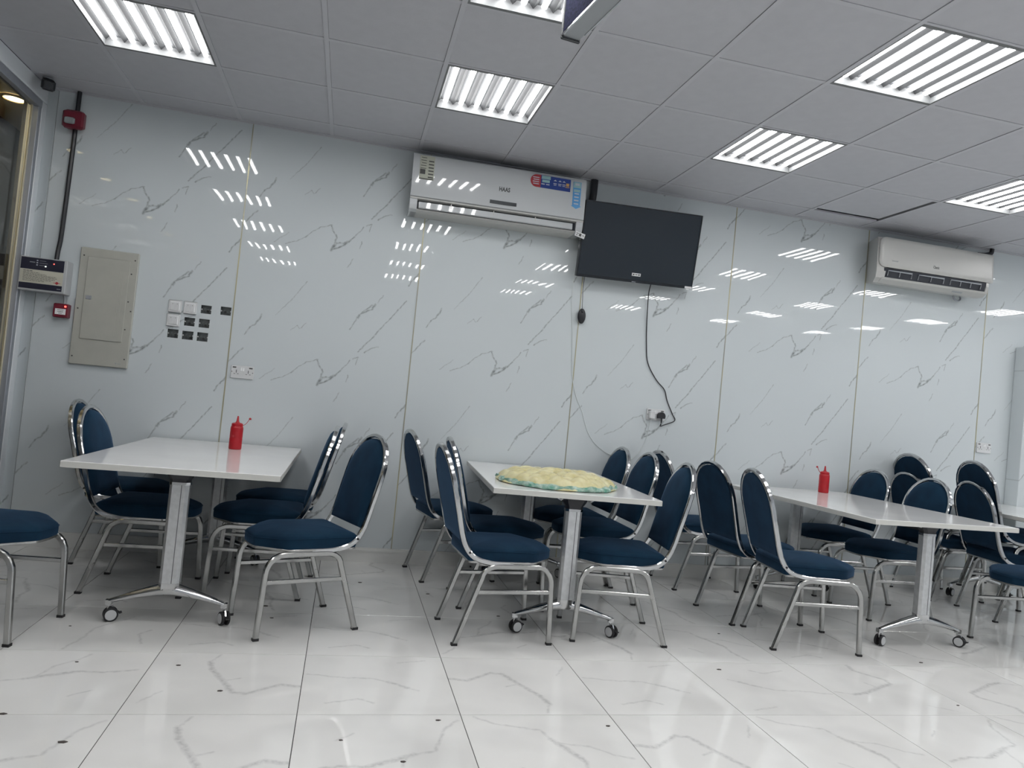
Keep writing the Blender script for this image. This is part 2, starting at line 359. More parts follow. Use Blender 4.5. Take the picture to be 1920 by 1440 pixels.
# ceiling: dark void slab above, tiles and rails below it
ce = struct('ceiling', MB().box(X0-.02, X1, Y1, .06, H+.18, H+.24).mesh('ceiling', 'plenum'))
XA, YJ = -.875, -.22
light_cols = [-1.475+1.8*k for k in range(6)]
light_rows = [-1.42-1.2*k for k in range(5)]
def is_light(cx, cy): return any(abs(cx-(lx+.3)) < .1 for lx in light_cols) and any(abs(cy-(ly+.3)) < .1 for ly in light_rows)
cache = {}
for i, j, a, b, c, d in clipcells(X0, X1, Y1, 0, XA, YJ, .6):
    cx, cy = (a+b)/2, (c+d)/2
    if is_light(cx, cy): continue
    shifted = abs(cx-3.625) < .1 and abs(cy-(-.52)) < .1
    key = (round(b-a, 3), round(d-c, 3), shifted)
    if key not in cache:
        hx, hy = (key[0]/2-.013, key[1]/2-.013) if not shifted else (.283, .283)
        cache[key] = MB().box(-hx, hx, -hy, hy, 0, .012).mesh('ceiling_tile', 'ceil')
    o = ob('ceiling_tile', cache[key], ce, (cx-(.02 if shifted else 0), cy-(.022 if shifted else 0), H+(.006 if shifted else .004)))
def rail(x0, x1, y0, y1, z=H): part('ceiling_rail', MB().box(x0, x1, y0, y1, z, z+.004).box((x0+x1)/2-.001 if x1-x0 < .1 else x0, (x0+x1)/2+.001 if x1-x0 < .1 else x1, (y0+y1)/2-.001 if y1-y0 < .1 else y0, (y0+y1)/2+.001 if y1-y0 < .1 else y1, z+.004, z+.03), 'rail', ce)
k = 0
x = XA-.6
while x < X1-.03:
    rail(x-.012, x+.012, Y1, 0); x += .6
y = YJ
while y > Y1+.05:
    # the rail is missing where the tile has slipped aside
    if abs(y-YJ) < .01:
        rail(X0, 3.325-.012, y-.012, y+.012, H+.0012); rail(3.925+.012, X1, y-.012, y+.012, H+.0012)
    else: rail(X0, X1, y-.012, y+.012, H+.0012)
    y -= .6
struct('trim_1', MB().box(X0, X1, -.018, 0, H-.002, H+.02).box(X0, X1, -.003, 0, H-.010, H).mesh('trim_1', 'ceil'))

# back wall: backing + marble sheets + brass strips
wb = struct('wall_back', MB().box(X0-.1, X1+.1, .06, .12, 0, H+.2).mesh('wall_back', 'plain_wall'))
PW, XS = 1.2022, -.789
HOLES = [(-.990, -.925, 1.585, 1.640), (-.868, -.802, 1.590, 1.645), (-1.084, -1.019, 1.492, 1.547), (-.994, -.928, 1.491, 1.548), (-1.178, -1.112, 1.403, 1.460), (-1.088, -1.020, 1.401, 1.457), (-.996, -.929, 1.400, 1.458)]
VZ = {-2: 2.31, -1: 2.25, 0: 2.18, 1: 2.37, 2: 2.02, 3: 1.84, 4: 1.72, 5: 2.1, 6: 1.9, 7: 2.3}
for kx in range(-2, 8):
    a = max(X0, XS+kx*PW if kx != -1 else -1.968)+.0025; b = min(X1, XS+(kx+1)*PW if kx != -2 else -1.968)-.0025
    ox, oz = XS+kx*PW, VZ[kx]
    xs, zs = [a, b], [0, H]
    hs = HOLES if kx == -1 else []
    for h in hs: xs += [h[0], h[1]]; zs += [h[2], h[3]]
    xs.sort(); zs.sort(); mb = MB()
    if hs:
        for xa, xb in zip(xs[:-1], xs[1:]):
            for za, zb in zip(zs[:-1], zs[1:]):
                if xb-xa < 1e-5 or zb-za < 1e-5: continue
                mxx, mzz = (xa+xb)/2, (za+zb)/2
                if any(h[0] < mxx < h[1] and h[2] < mzz < h[3] for h in hs): continue
                mb.poly([(xa-ox, 0, za-oz), (xb-ox, 0, za-oz), (xb-ox, 0, zb-oz), (xa-ox, 0, zb-oz)])
        for h in hs:
            q = [(h[0]-ox, h[2]-oz), (h[1]-ox, h[2]-oz), (h[1]-ox, h[3]-oz), (h[0]-ox, h[3]-oz)]
            for u in range(4):
                p, r = q[u], q[(u+1) % 4]; mb.poly([(p[0], 0, p[1]), (r[0], 0, r[1]), (r[0], .006, r[1]), (p[0], .006, p[1])])
    elif kx == -2: mb.prism([(a-ox, .034, -oz), (b-ox, 0, -oz), (b-ox, 0, H-oz), (a-ox, .034, H-oz)], (.002, .006, 0))
    else: mb.box(a-ox, b-ox, 0, .006, -oz, H-oz)
    part('wall_panel', mb, 'marble', wb).location = (ox, 0, oz)
    if kx >= 0: part('seam_strip', MB().box(ox-.0035, ox+.0035, -.0022, .01, .1, H), 'brass', wb)
struct('baseboard_back', MB().box(X0, X1, -.012, 0, 0, .075).box(X0, X1, -.018, 0, .075, .088).box(X0, X1, -.014, 0, .088, .1).mesh('baseboard_back', 'base'))

# left wall: marble return, header, glazed screen with frame and corridor outside
struct('wall_left', MB().box(X0-.08, X0+.012, Y1, .05, 2.80, H).mesh('wall_left', 'trim_white'))
struct('trim_2', MB().bbox(X0-.06, X0+.018, Y1, 0, 2.795, 2.815, .003).mesh('trim_2', 'trim_white'))
struct('trim_3', MB().bbox(X0-.08, X0+.012, -.034, .055, 0, 2.795, .003).mesh('trim_3', 'trim_white'))
wn = struct('window_1', None)
mull = [-.062, -1.55, -2.9, -4.25, -5.6, -6.95]
part('window_frame', MB().bbox(X0-.05, X0+.012, Y1, -.036, 2.745, 2.795, .003), 'alu', wn)
part('window_frame', MB().bbox(X0-.05, X0+.012, Y1, -.036, 0, .1, .003), 'alu', wn)
for q, y in enumerate(mull):
    part('mullion', MB().bbox(X0-.05, X0+.012, y-.02, y+.02, 0.1, 2.745, .003), 'alu', wn)
    part('edge_strip', MB().box(X0-.035, X0-.02, y-.034, y-.021, 0.1, 2.745), 'cream', wn)
for y, y2 in zip(mull, mull[1:]+[Y1]):
    if y2 < y-.1: part('pane', MB().box(X0-.032, X0-.024, y2+.021, y-.021, 0.1, 2.745), 'glass', wn)
struct('ceiling_corridor', MB().box(-2.66, X0-.08, Y1, 6, 2.9, 2.96).mesh('ceiling_corridor', 'tan'))
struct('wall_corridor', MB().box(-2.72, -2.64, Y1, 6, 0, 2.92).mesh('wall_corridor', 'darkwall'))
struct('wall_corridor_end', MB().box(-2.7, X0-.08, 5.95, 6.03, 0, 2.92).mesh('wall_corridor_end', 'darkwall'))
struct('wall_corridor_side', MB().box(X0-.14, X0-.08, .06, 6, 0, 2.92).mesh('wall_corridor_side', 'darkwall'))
struct('floor_corridor', MB().box(-2.7, X0-.02, Y1, 6, -.06, -.001).mesh('floor_corridor', 'base'))
struct('wall_right', MB().box(X1, X1+.1, Y1, .06, 0, H+.2).mesh('wall_right', 'plain_wall'))
struct('wall_front', MB().box(X0-.8, X1+.1, Y1-.1, Y1, 0, H+.2).mesh('wall_front', 'plain_wall'))
# projecting marble-clad casing at the right end of the back wall
bxr = thing('wall_casing', 'marble clad casing with screws standing against the back wall at the right', 'casing', (5.56, 0, 0))
o = part('casing_panel', MB().bbox(0, 1.3, -.13, -.001, .0, 2.10, .004), 'marble', bxr)
for z in (.35, 1.3, 2.05):
    part('screw', MB().lathe([(.006, -.134), (.006, -.129)], 8, (.03, 0, z), 'y'), 'ink', bxr)

# ------------------------------------------------------------------ ceiling lights
def make_light():
    t = thing('ceiling_light', 'x', 'ceiling light', (0, 0, H))
    fr = MB(); W = .298
    for a in ((-W, W, -W, -W+.02), (-W, W, W-.02, W), (-W, -W+.02, -W+.02, W-.02), (W-.02, W, -W+.02, W-.02)): fr.box(*a, .001, .055)
    part('frame', fr, 'fixture_frame', t)
    rf = MB(); n = 6; p = .556/n; prof = []
    for i in range(n):
        x = -.278+i*p; prof += [(x, .030), (x+p*.2, .052), (x+p*.8, .052)]
    prof.append((.278, .030))
    rf.loft([[(x, -.278, z) for x, z in prof], [(x, .278, z) for x, z in prof]], False)
    rf.box(-.278, .278, -.278, .278, .056, .062)
    part('reflector', rf, 'reflector', t)
    for i in range(n):
        x = -.278+(i+.5)*p
        tb = MB(); prof = [(cos(R(a))*.0135, .040-sin(R(a))*.012) for a in (0, 45, 90, 135, 180)]
        tb.loft([[(x+u, -.262, z) for u, z in prof], [(x+u, .262, z) for u, z in prof]], True, True)
        part('light_tube', tb, 'tube', t)
    return t
ord_col = ['leftmost', 'second', 'third', 'fourth', 'fifth', 'sixth']
ord_row = ['nearest the marble wall', 'second out from the marble wall', 'third out from the marble wall', 'fourth out from the marble wall', 'fifth out from the marble wall']
L0 = make_light(); first = True
for ci, lx in enumerate(light_cols):
    for ri, ly in enumerate(light_rows):
        o = L0 if first else copy_tree(L0); first = False
        o.location = (lx+.3, ly+.3, H)
        tag(o, 'square six-tube ceiling light, %s column from the left, %s' % (ord_col[ci], ord_row[ri]), 'ceiling light', 'square ceiling lights')
# warm downlights in the corridor beyond the glass
def downlight(y, lab):
    t = thing('corridor_downlight', lab, 'downlight', (-2.36, y, 2.9), 0, 'warm corridor downlights')
    part('ring', MB().lathe([(.085, -.001), (.083, -.012), (.066, -.012), (.062, -.004)], 24, caps=False), 'brass_ring', t, True)
    part('lens', MB().lathe([(.064, -.002), (.060, -.008), (.02, -.010)], 24), 'downlight', t, True)
DL = ['round warm downlight glowing beyond the glass screen', 'warm corridor downlight just past the end of the marble wall']+['warm corridor downlight mirrored in the marble wall, %s spot from the conduit' % q for q in ('first', 'second', 'third', 'fourth', 'fifth', 'sixth')]+['warm corridor downlight farthest behind the camera']
for q in range(9): downlight(.33 if q == 0 else .18-.8*q, DL[q])

# ------------------------------------------------------------------ chair
def make_chair():
    t = thing('banquet_chair', 'x', 'chair')
    YS = .2
    for sy in (-1, 1):
        y = sy*YS
        lean = math.atan2(.125, .32)
        # rear leg
        rear = [(-.243, y, .0), (-.243+.335*.33, y, .33)] + [(-.132+.075*(1-cos(a)), y, .33+.055*sin(a)) for a in [R(q) for q in (15, 35, 55, 75, 90)]] + [(-.03, y, .3855), (.03, y, .3855)]
        lg = part('leg', MB().sweep(rear, (0, 1, 0), .022, .025), 'chrome', t, 30)
        part('foot_cap', MB().box(-.2565, -.2275, y-.0125, y+.0125, 0, .012), 'rubber', lg)
        fr = [(.247, y, 0), (.232, y, .30)] + [(.232-.08*(1-cos(a)), y, .30+.0855*sin(a)) for a in [R(q) for q in (15, 35, 55, 75, 90)]] + [(.09, y, .3855), (.03, y, .3855)]
        lg = part('leg', MB().sweep(fr, (0, 1, 0), .022, .025), 'chrome', t, 30)
        part('foot_cap', MB().box(.2335, .2605, y-.0125, y+.0125, 0, .012), 'rubber', lg)
        part('stretcher', MB().sweep([(-.157, y, .258), (.234, y, .262)], (0, 1, 0), .016, .02), 'chrome', t, 30)
    # seat pan frame
    out = seat_outline(.965)
    sf = MB(); pts = [(x, y, .404) for x, y in out]; pts.append(pts[0])
    sf.sweep(pts, (0, 0, 1), .012, .014, caps=False)
    for x in (-.1, .12): sf.sweep([(x, -YS, .392), (x, YS, .392)], (0, 0, 1), .014, .02)
    part('seat_frame', sf, 'chrome', t, 30)
    # seat cushion
    rings = []
    for sc, z in ((.95, .405), (.985, .408), (.998, .416), (1.0, .432), (1.0, .450), (.998, .459), (.985, .467), (.955, .473), (.86, .481), (.66, .489), (.4, .494), (.15, .496)):
        rings.append([(x, y, z-(.012 if x > .1 else 0)*max(0, (x-.1)/.16)*(1 if z > .44 else .2)) for x, y in seat_outline(sc)])
    part('seat', MB().loft(rings, True, True), 'velvet', t, True)
    # welt line round the cushion
    pw = [(x, y, .458-.010*max(0, (x-.1)/.16)) for x, y in seat_outline(1.003)]; pw.append(pw[0])
    part('seat_piping', MB().sweep(pw, (0, 0, 1), .004, .004, seg=5, caps=False), 'velvet', t, True)
    # back hoop
    def hoop(sy):
        return [(.02, sy*.196, .400), (-.06, sy*.197, .399), (-.115, sy*.198, .404), (-.165, sy*.198, .418), (-.205, sy*.197, .446), (-.232, sy*.196, .487), (-.252, sy*.195, .54)]
    def lean_x(z): return -.252-(z-.54)*.262
    arch = []
    n = 14
    for i in range(n+1):
        a = pi*i/n; y = .199*cos(a); z = .752+.198*sin(a)**.95
        arch.append((lean_x(z), y, z))
    lefts = hoop(1)+[(lean_x(.62), .196, .62), (lean_x(.69), .1985, .69)]
    path = smooth_path(lefts, 3)[:-1]+[Vector(p) for p in arch]+[Vector((p[0], -p[1], p[2])) for p in reversed(smooth_path(lefts, 3)[:-1])]
    # frame with lateral-depth orientation: width seen from the front .02, depth .026
    mb = MB(); rings = []
    for i, p in enumerate(path):
        tg = (path[min(i+1, len(path)-1)]-path[max(i-1, 0)]).normalized()
        # depth axis: perpendicular to the tangent, in the xz plane
        d = Vector((0, 1, 0)) if abs(tg.y) < .7 else Vector((.262, 0, 1)).normalized()
        side = (d-tg*d.dot(tg)).normalized()
        if abs(tg.y) < .999:
            dep0 = Vector((.967, 0, .253)); 
        dep = tg.cross(side)
        if i > 0:
            # keep the ring orientation continuous
            if dep.dot(lastdep) < 0: side, dep = -side, -dep
            pd = (lastdep-tg*lastdep.dot(tg)).normalized(); dep = pd; side = dep.cross(tg)
        lastdep = dep
        a, b, r = .0105, .0125, .0045
        prof = [(-a+r, -b), (a-r, -b), (a, -b+r), (a, b-r), (a-r, b), (-a+r, b), (-a, b-r), (-a, -b+r)]
        rings.append([p+side*u+dep*v for u, v in prof])
    mb.loft(rings, True, True)
    part('back_frame', mb, 'bright_chrome', t, 35)
    # backrest pad
    def pad_outline(s):
        pts = []
        zc = .70
        o_ = [(-.178, .497), (.178, .497), (.182, .56), (.184, .65), (.186, .72)]
        for i in range(1, 16):
            a = pi*i/16; o_.append((.188*cos(a), .745+.190*sin(a)**.95))
        o_ += [(-.186, .72), (-.184, .65), (-.182, .56)]
        return [(y*s, zc+(z-zc)*(1-(1-s)*.9)) for y, z in o_]
    rings = []
    for s, d in ((.80, -.013), (.97, -.012), (1.0, -.006), (1.0, .006), (.975, .018), (.9, .027), (.7, .033), (.35, .036)):
        rings.append([(lean_x(z)+d, y, z-.2*d*0) for y, z in pad_outline(s)])
    part('backrest', MB().loft(rings, True, True), 'velvet', t, True)
    for sy in (-1, 1):
        part('bolt', MB().lathe([(.006, sy*.207), (.0055, sy*.2115)], 8, (-.208, 0, .45), 'y'), 'rubber', t)
    return t
def seat_outline(s):
    # x forward; rounded front, squarer rear
    base = []
    def corner(cx, cy, r, a0, a1, n):
        for i in range(n+1):
            a = R(a0+(a1-a0)*i/n); base.append((cx+r*cos(a), cy+r*sin(a)))
    corner(-.192, -.180, .020, 180, 270, 3)
    base.append((-.08, -.206))
    corner(.10, -.125, .083, -90, -45, 3)
    corner(.205, -.055, .055, -35, -8, 3)
    base.append((.264, 0))
    corner(.205, .055, .055, 8, 35, 3)
    corner(.10, .125, .083, 45, 90, 3)
    base.append((-.08, .206))
    corner(-.192, .180, .020, 90, 180, 3)
    cx = .02
    return [(cx+(x-cx)*s, y*s) for x, y in base]
CH = make_chair(); used = [False]
G1, G2, G3, G4 = 'chairs around the left table', 'chairs around the middle table', 'chairs around the right table', 'chairs at the far right table'
CHAIRS = [
 (-1.456, -1.536, -8.8, 0, 'blue banquet chair cut off by the left edge of the photo', G1),
 (-.985, -.800, -3, 0, 'blue chair tucked under the left side of the left table, nearer of two', G1),
 (-1.234, -.195, 0, 0, 'blue chair at the left of the left table, against the wall behind another', G1),
 (-.146, -1.355, 204, 0, 'blue chair with its oval back fully in view, pulled out right of the left table', G1),
 (-.388, -.782, 180, 0, 'blue chair seen edge-on right of the left table, nearer of the two', G1),
 (-.343, -.262, 180, 0, 'blue chair seen edge-on right of the left table, the one by the wall', G1),
 (.853, -1.420, 4.5, 0, 'blue chair in front on the left side of the middle table', G2),
 (.785, -.243, 11, 0, 'blue chair left of the middle table, standing nearest the wall', G2),
 (.985, -.828, 0, 0, 'blue chair left of the middle table, half hidden behind the front one', G2),
 (1.530, -1.370, 173, 0, 'blue chair in front on the right side of the middle table', G2),
 (1.648, -.628, 180, 0, 'blue chair right of the middle table, second from the wall', G2),
 (1.632, -.186, 181, 0, 'blue chair right of the middle table, nearest the wall', G2),
 (2.655, -1.434, -8, 0, 'blue chair in front on the left side of the right table, seat in full view', G3),
 (2.605, -.965, 4.5, 0, 'blue chair left of the right table, directly behind the front one', G3),
 (2.612, -.205, 1, 0, 'blue chair left of the right table, back to the wall end', G3),
 (3.735, -.790, 180, 0, 'blue chair right of the right table, second from the wall', G3),
 (3.738, -.212, 180, 0, 'blue chair right of the right table, nearest the wall', G3),
 (4.740, -.205, 0, 0, 'lower blue chair of the stack near the wall at the far right table', G4),
 (4.775, -.180, 0, .15, 'upper blue chair of the stack near the wall at the far right table', G4),
 (4.838, -.768, -9.4, 0, 'lower blue chair of the front stack at the far right table', G4),
 (4.876, -.735, -9.4, .15, 'upper blue chair of the front stack at the far right table', G4),
 (4.240, -1.485, 180, 0, 'blue chair cut off by the right edge, only seat and legs in view', G3),
]
for x, y, a, z, lab, g in CHAIRS:
    o = copy_tree(CH) if used[0] else CH; used[0] = True
    o.location = (x, y, z); o.rotation_euler = (0, 0, R(a)); tag(o, lab, 'chair', g)

# ------------------------------------------------------------------ tables
def make_table(cx, cy, rz, wx, ly, lab, ztop=.75, off=.60, cs=.256, casters=None):
    t = thing('folding_table', lab, 'table', (cx, cy, 0), R(rz), 'white laminate tables')
    th = .030
    tp = MB(); tp.bbox(-wx/2, wx/2, -ly/2, ly/2, ztop-th+.001, ztop, .002); part('tabletop', tp, 'laminate', t)
    e = MB(); a, b = wx/2+.0008, ly/2+.0008
    for q in ((-a, a, -b, -b+.0016), (-a, a, b-.0016, b), (-a, -a+.0016, -b, b), (a-.0016, a, -b, b)): e.box(*q, ztop-th+.002, ztop-.002)
    part('edge_band', e, 'edge', t)
    zb = ztop-th+.001
    part('crossbeam', MB().box(-.03, .03, -off, off, zb-.045, zb-.005), 'black', t)
    for si, s in enumerate((-1, 1)):
        y = s*off
        co = MB(); prof = [(-.044, -.018), (-.030, -.032), (.030, -.032), (.044, -.018), (.044, .018), (.030, .032), (-.030, .032), (-.044, .018)]
        co.loft([[(u, y+v, .19) for u, v in prof], [(u, y+v, .668) for u, v in prof]], True, True)
        c = part('column', co, 'satin', t)
        part('column_groove', MB().box(.010, .0135, y-.0325, y+.0325, .192, .664), 'groove', c)
        part('collar', MB().loft([[(u*1.06, y+v*1.06, z) for u, v in prof] for z in (.655, .668)], True, True), 'bright_chrome', c)
        hd = MB(); hd.loft([[(u*k, y+v*k2, z) for u, v in prof] for z, k, k2 in ((.668, .98, .98), (.682, 1.05, 1.05), (.70, 1.35, 1.2), (zb-.001, 1.62, 1.4))], True, True)
        part('column_head', hd, 'black', t)
        for sx in (-1, 1):
            part('release_lever', MB().sweep([(sx*.062, y-.02, zb-.008), (sx*.082, y-.03, zb-.016), (sx*.098, y-.028, zb-.008)], (0, 1, 0), .014, .006), 'bright_chrome', t)
        part('base_hub', MB().loft([[(u*k, y+v*k2, z) for u, v in prof] for z, k, k2 in ((.140, .8, .9), (.152, 1.0, 1.0), (.191, 1.03, 1.03))], True, True), 'bright_chrome', t, 30)
        for sx in (-1, 1):
            am = MB(); rings = []
            for q in range(9):
                u = q/8; x = sx*(.02+u*(cs-.02)); z = .160-.066*u+.004*sin(pi*u)
                hw = .034-.020*u; hh = .031-.020*u**.8
                yy = y
                rings.append([(x, yy+hw*cos(2*pi*k/12), z+hh*sin(2*pi*k/12)) for k in range(12)])
            am.loft(rings, True, True); am.box(sx*cs-.014, sx*cs+.014, y-.013, y+.013, .078, .100)
            part('base_arm', am, 'bright_chrome', t, 40)
            # swivel caster
            ca = bpy.data.objects.new('caster', None); COL.objects.link(ca); ca.parent = t
            ca.location = (sx*cs, y, 0); ang = (casters or {}).get((si, sx), (20, -60)[sx > 0]); ca.rotation_euler = (0, 0, R(ang))
            stem = MB().lathe([(.005, .05), (.005, .08)], 8); stem.sweep([(-.0, 0, .062), (.016, 0, .064), (.024, 0, .045), (.020, 0, .032)], (0, 1, 0), .010, .012)
            part('caster_fork', stem, 'bright_chrome', ca, 30)
            for sw in (-1, 1):
                part('wheel', MB().lathe([(.029, sw*.007), (.032, sw*.009), (.032, sw*.018), (.030, sw*.020), (.024, sw*.021)], 22, (.012, 0, .032), 'y'), 'rubber', ca, 30)
                part('wheel_disc', MB().lathe([(.0245, sw*.0205), (.024, sw*.0222), (.01, sw*.0228)], 20, (.012, 0, .032), 'y'), 'caster_disc', ca, 30)
            part('brake_tab', MB().sweep([(.036, 0, .045), (.050, 0, .036), (.058, 0, .040)], (0, 1, 0), .02, .006), 'rubber', ca)
    return t
make_table(-.7205, -.815, 0, .928, 1.56, 'white table on wheeled column legs at the left, carrying one red bottle', .75, .60, .254)
make_table(1.280, -.800, -4, .903, 1.47, 'white table in the middle with the yellow bag on it', .757, .635, .262)
make_table(3.410, -.870, 2.5, 1.03, 1.50, 'white table on the right, its front corners pointing past the blue chairs', .75, .60, .285)
make_table(5.135, -.820, 0, .92, 1.55, 'partly hidden white table at the far right behind the stacked chairs', .75, .60, .27)

# ------------------------------------------------------------------ squeeze bottles
def bottle(x, y, z, rz, lab, flip=1):
    t = thing('squeeze_bottle', lab, 'bottle', (x, y, z), R(rz), 'red squeeze bottles')
    part('bottle_body', MB().lathe([(.034, 0), (.0375, .004), (.0375, .065), (.0365, .070), (.0375, .075), (.0375, .128), (.036, .137), (.031, .143)], 24), 'red', t, 35)
    part('cap', MB().lathe([(.033, .138), (.033, .155), (.025, .160), (.014, .162), (.0085, .170), (.0045, .201), (.002, .203)], 20), 'red', t, 35)
    st = MB().sweep(smooth_path([(.032*flip, 0, .146), (.046*flip, 0, .156), (.058*flip, 0, .172), (.066*flip, 0, .188)], 4), (0, 1, 0), .004, .003)
    st.lathe([(.007, .185), (.0075, .193), (.003, .198)], 10, (.070*flip, 0, 0))
    part('cap_tether', st, 'red', t, 30)
bottle(-.626, -.442, .75, 0, 'red squeeze bottle standing on the left table')
bottle(3.604, -.262, .75, 180, 'red squeeze bottle standing on the right table')

# ------------------------------------------------------------------ bag of dough on the middle table
BX, BY, BZ = 1.205, -1.165, .757
bag = thing('dough_bag', 'flat clear bag of pale yellow dough pieces with green underside on the middle table', 'food bag', (BX, BY, BZ), R(-8))
rb = random.Random(11)
def lumpy(rx, ry, rz_, seg=12, ring=7, rnd=rb, flat=.6):
    rings = []
    for i in range(ring+1):
        a = -pi/2+pi*i/ring
        k = max(.02, cos(a)); zz = sin(a)*rz_*(1 if a > 0 else flat)
        rings.append([(rx*k*cos(2*pi*j/seg)*(1+rnd.uniform(-.05, .05)), ry*k*sin(2*pi*j/seg)*(1+rnd.uniform(-.05, .05)), zz) for j in range(seg)])
    return MB().loft(rings, True, True)
def mound(r): return .050*max(0, 1-r**2.6)**.7
buns = []
while len(buns) < 74:
    a = rb.uniform(0, 2*pi); rr = rb.random()**.5*.93
    u, v = rr*cos(a), rr*sin(a)
    if all((u-p[0])**2+(v-p[1])**2 > .158**2 for p in buns) or rb.random() < .0004: buns.append((u, v, rb.uniform(.85, 1.25)))
    tries = globals().get('tries', 0)+1; globals()['tries'] = tries
    if tries > 20000: break
def dough_h(u, v):
    r = math.hypot(u, v); acc = 0
    for bx, by, k in buns:
        d2 = ((u-bx)**2+(v-by)**2)/(.135*k)**2
        if d2 < 1: acc = max(acc, (1-d2)**.5*k)
    return .006+mound(r)*.95+.034*acc*max(.0, 1-r**10)
NA, NR = 120, 34; dm = MB(); rings = []
for i in range(NR+1):
    r = .02+.98*(i/NR); ring = []
    for j in range(NA):
        a = 2*pi*j/NA; u, v = r*cos(a), r*sin(a); br = 1+.025*sin(3*a+.5)+.02*sin(7*a+1)
        ring.append((.345*u*br, .29*v*br, dough_h(u, v)))
    rings.append(ring)
rings.append([(x*.97, y*.97, .002) for x, y, z in rings[-1]])
dm.loft(rings, True, True)
o = part('dough_pieces', dm, 'dough', bag, True, 'pale yellow dough pieces pressed together'); o['kind'] = 'stuff'
# filling below the buns, film above and gathered green edge
def brim(a): return 1+.025*sin(3*a+.5)+.02*sin(7*a+1)
part('plastic_film', MB().loft([[(x*1.012, y*1.012, z*1.03+.004) for x, y, z in rg] for rg in rings[:-1:2]], True, False), 'film', bag, True, 'clear plastic film over the dough')
rings = []; seg = 96
for k, (r, z) in enumerate(((.955, .028), (1.00, .026), (1.02, .012), (1.0, .003), (.9, .001), (.6, .0005))):
    ring = []
    for j in range(seg):
        a = 2*pi*j/seg; wv = (.018*sin(a*11+k)+.012*sin(a*23+2*k))*(1 if 0 < k < 4 else .3)
        rr = (r+wv)*brim(a)
        if 1 <= k <= 3: rr += .035*max(0, -sin(a))*(1+.6*sin(a*6+1.2))
        ring.append((.335*rr*cos(a), .28*rr*sin(a), max(.0005, z+.005*sin(a*17+k*1.3)*(1 if k < 3 else .15))))
    rings.append(ring)
part('green_underside', MB().loft(rings, True, False), 'green_bag', bag, 60, 'crumpled green plastic underside')

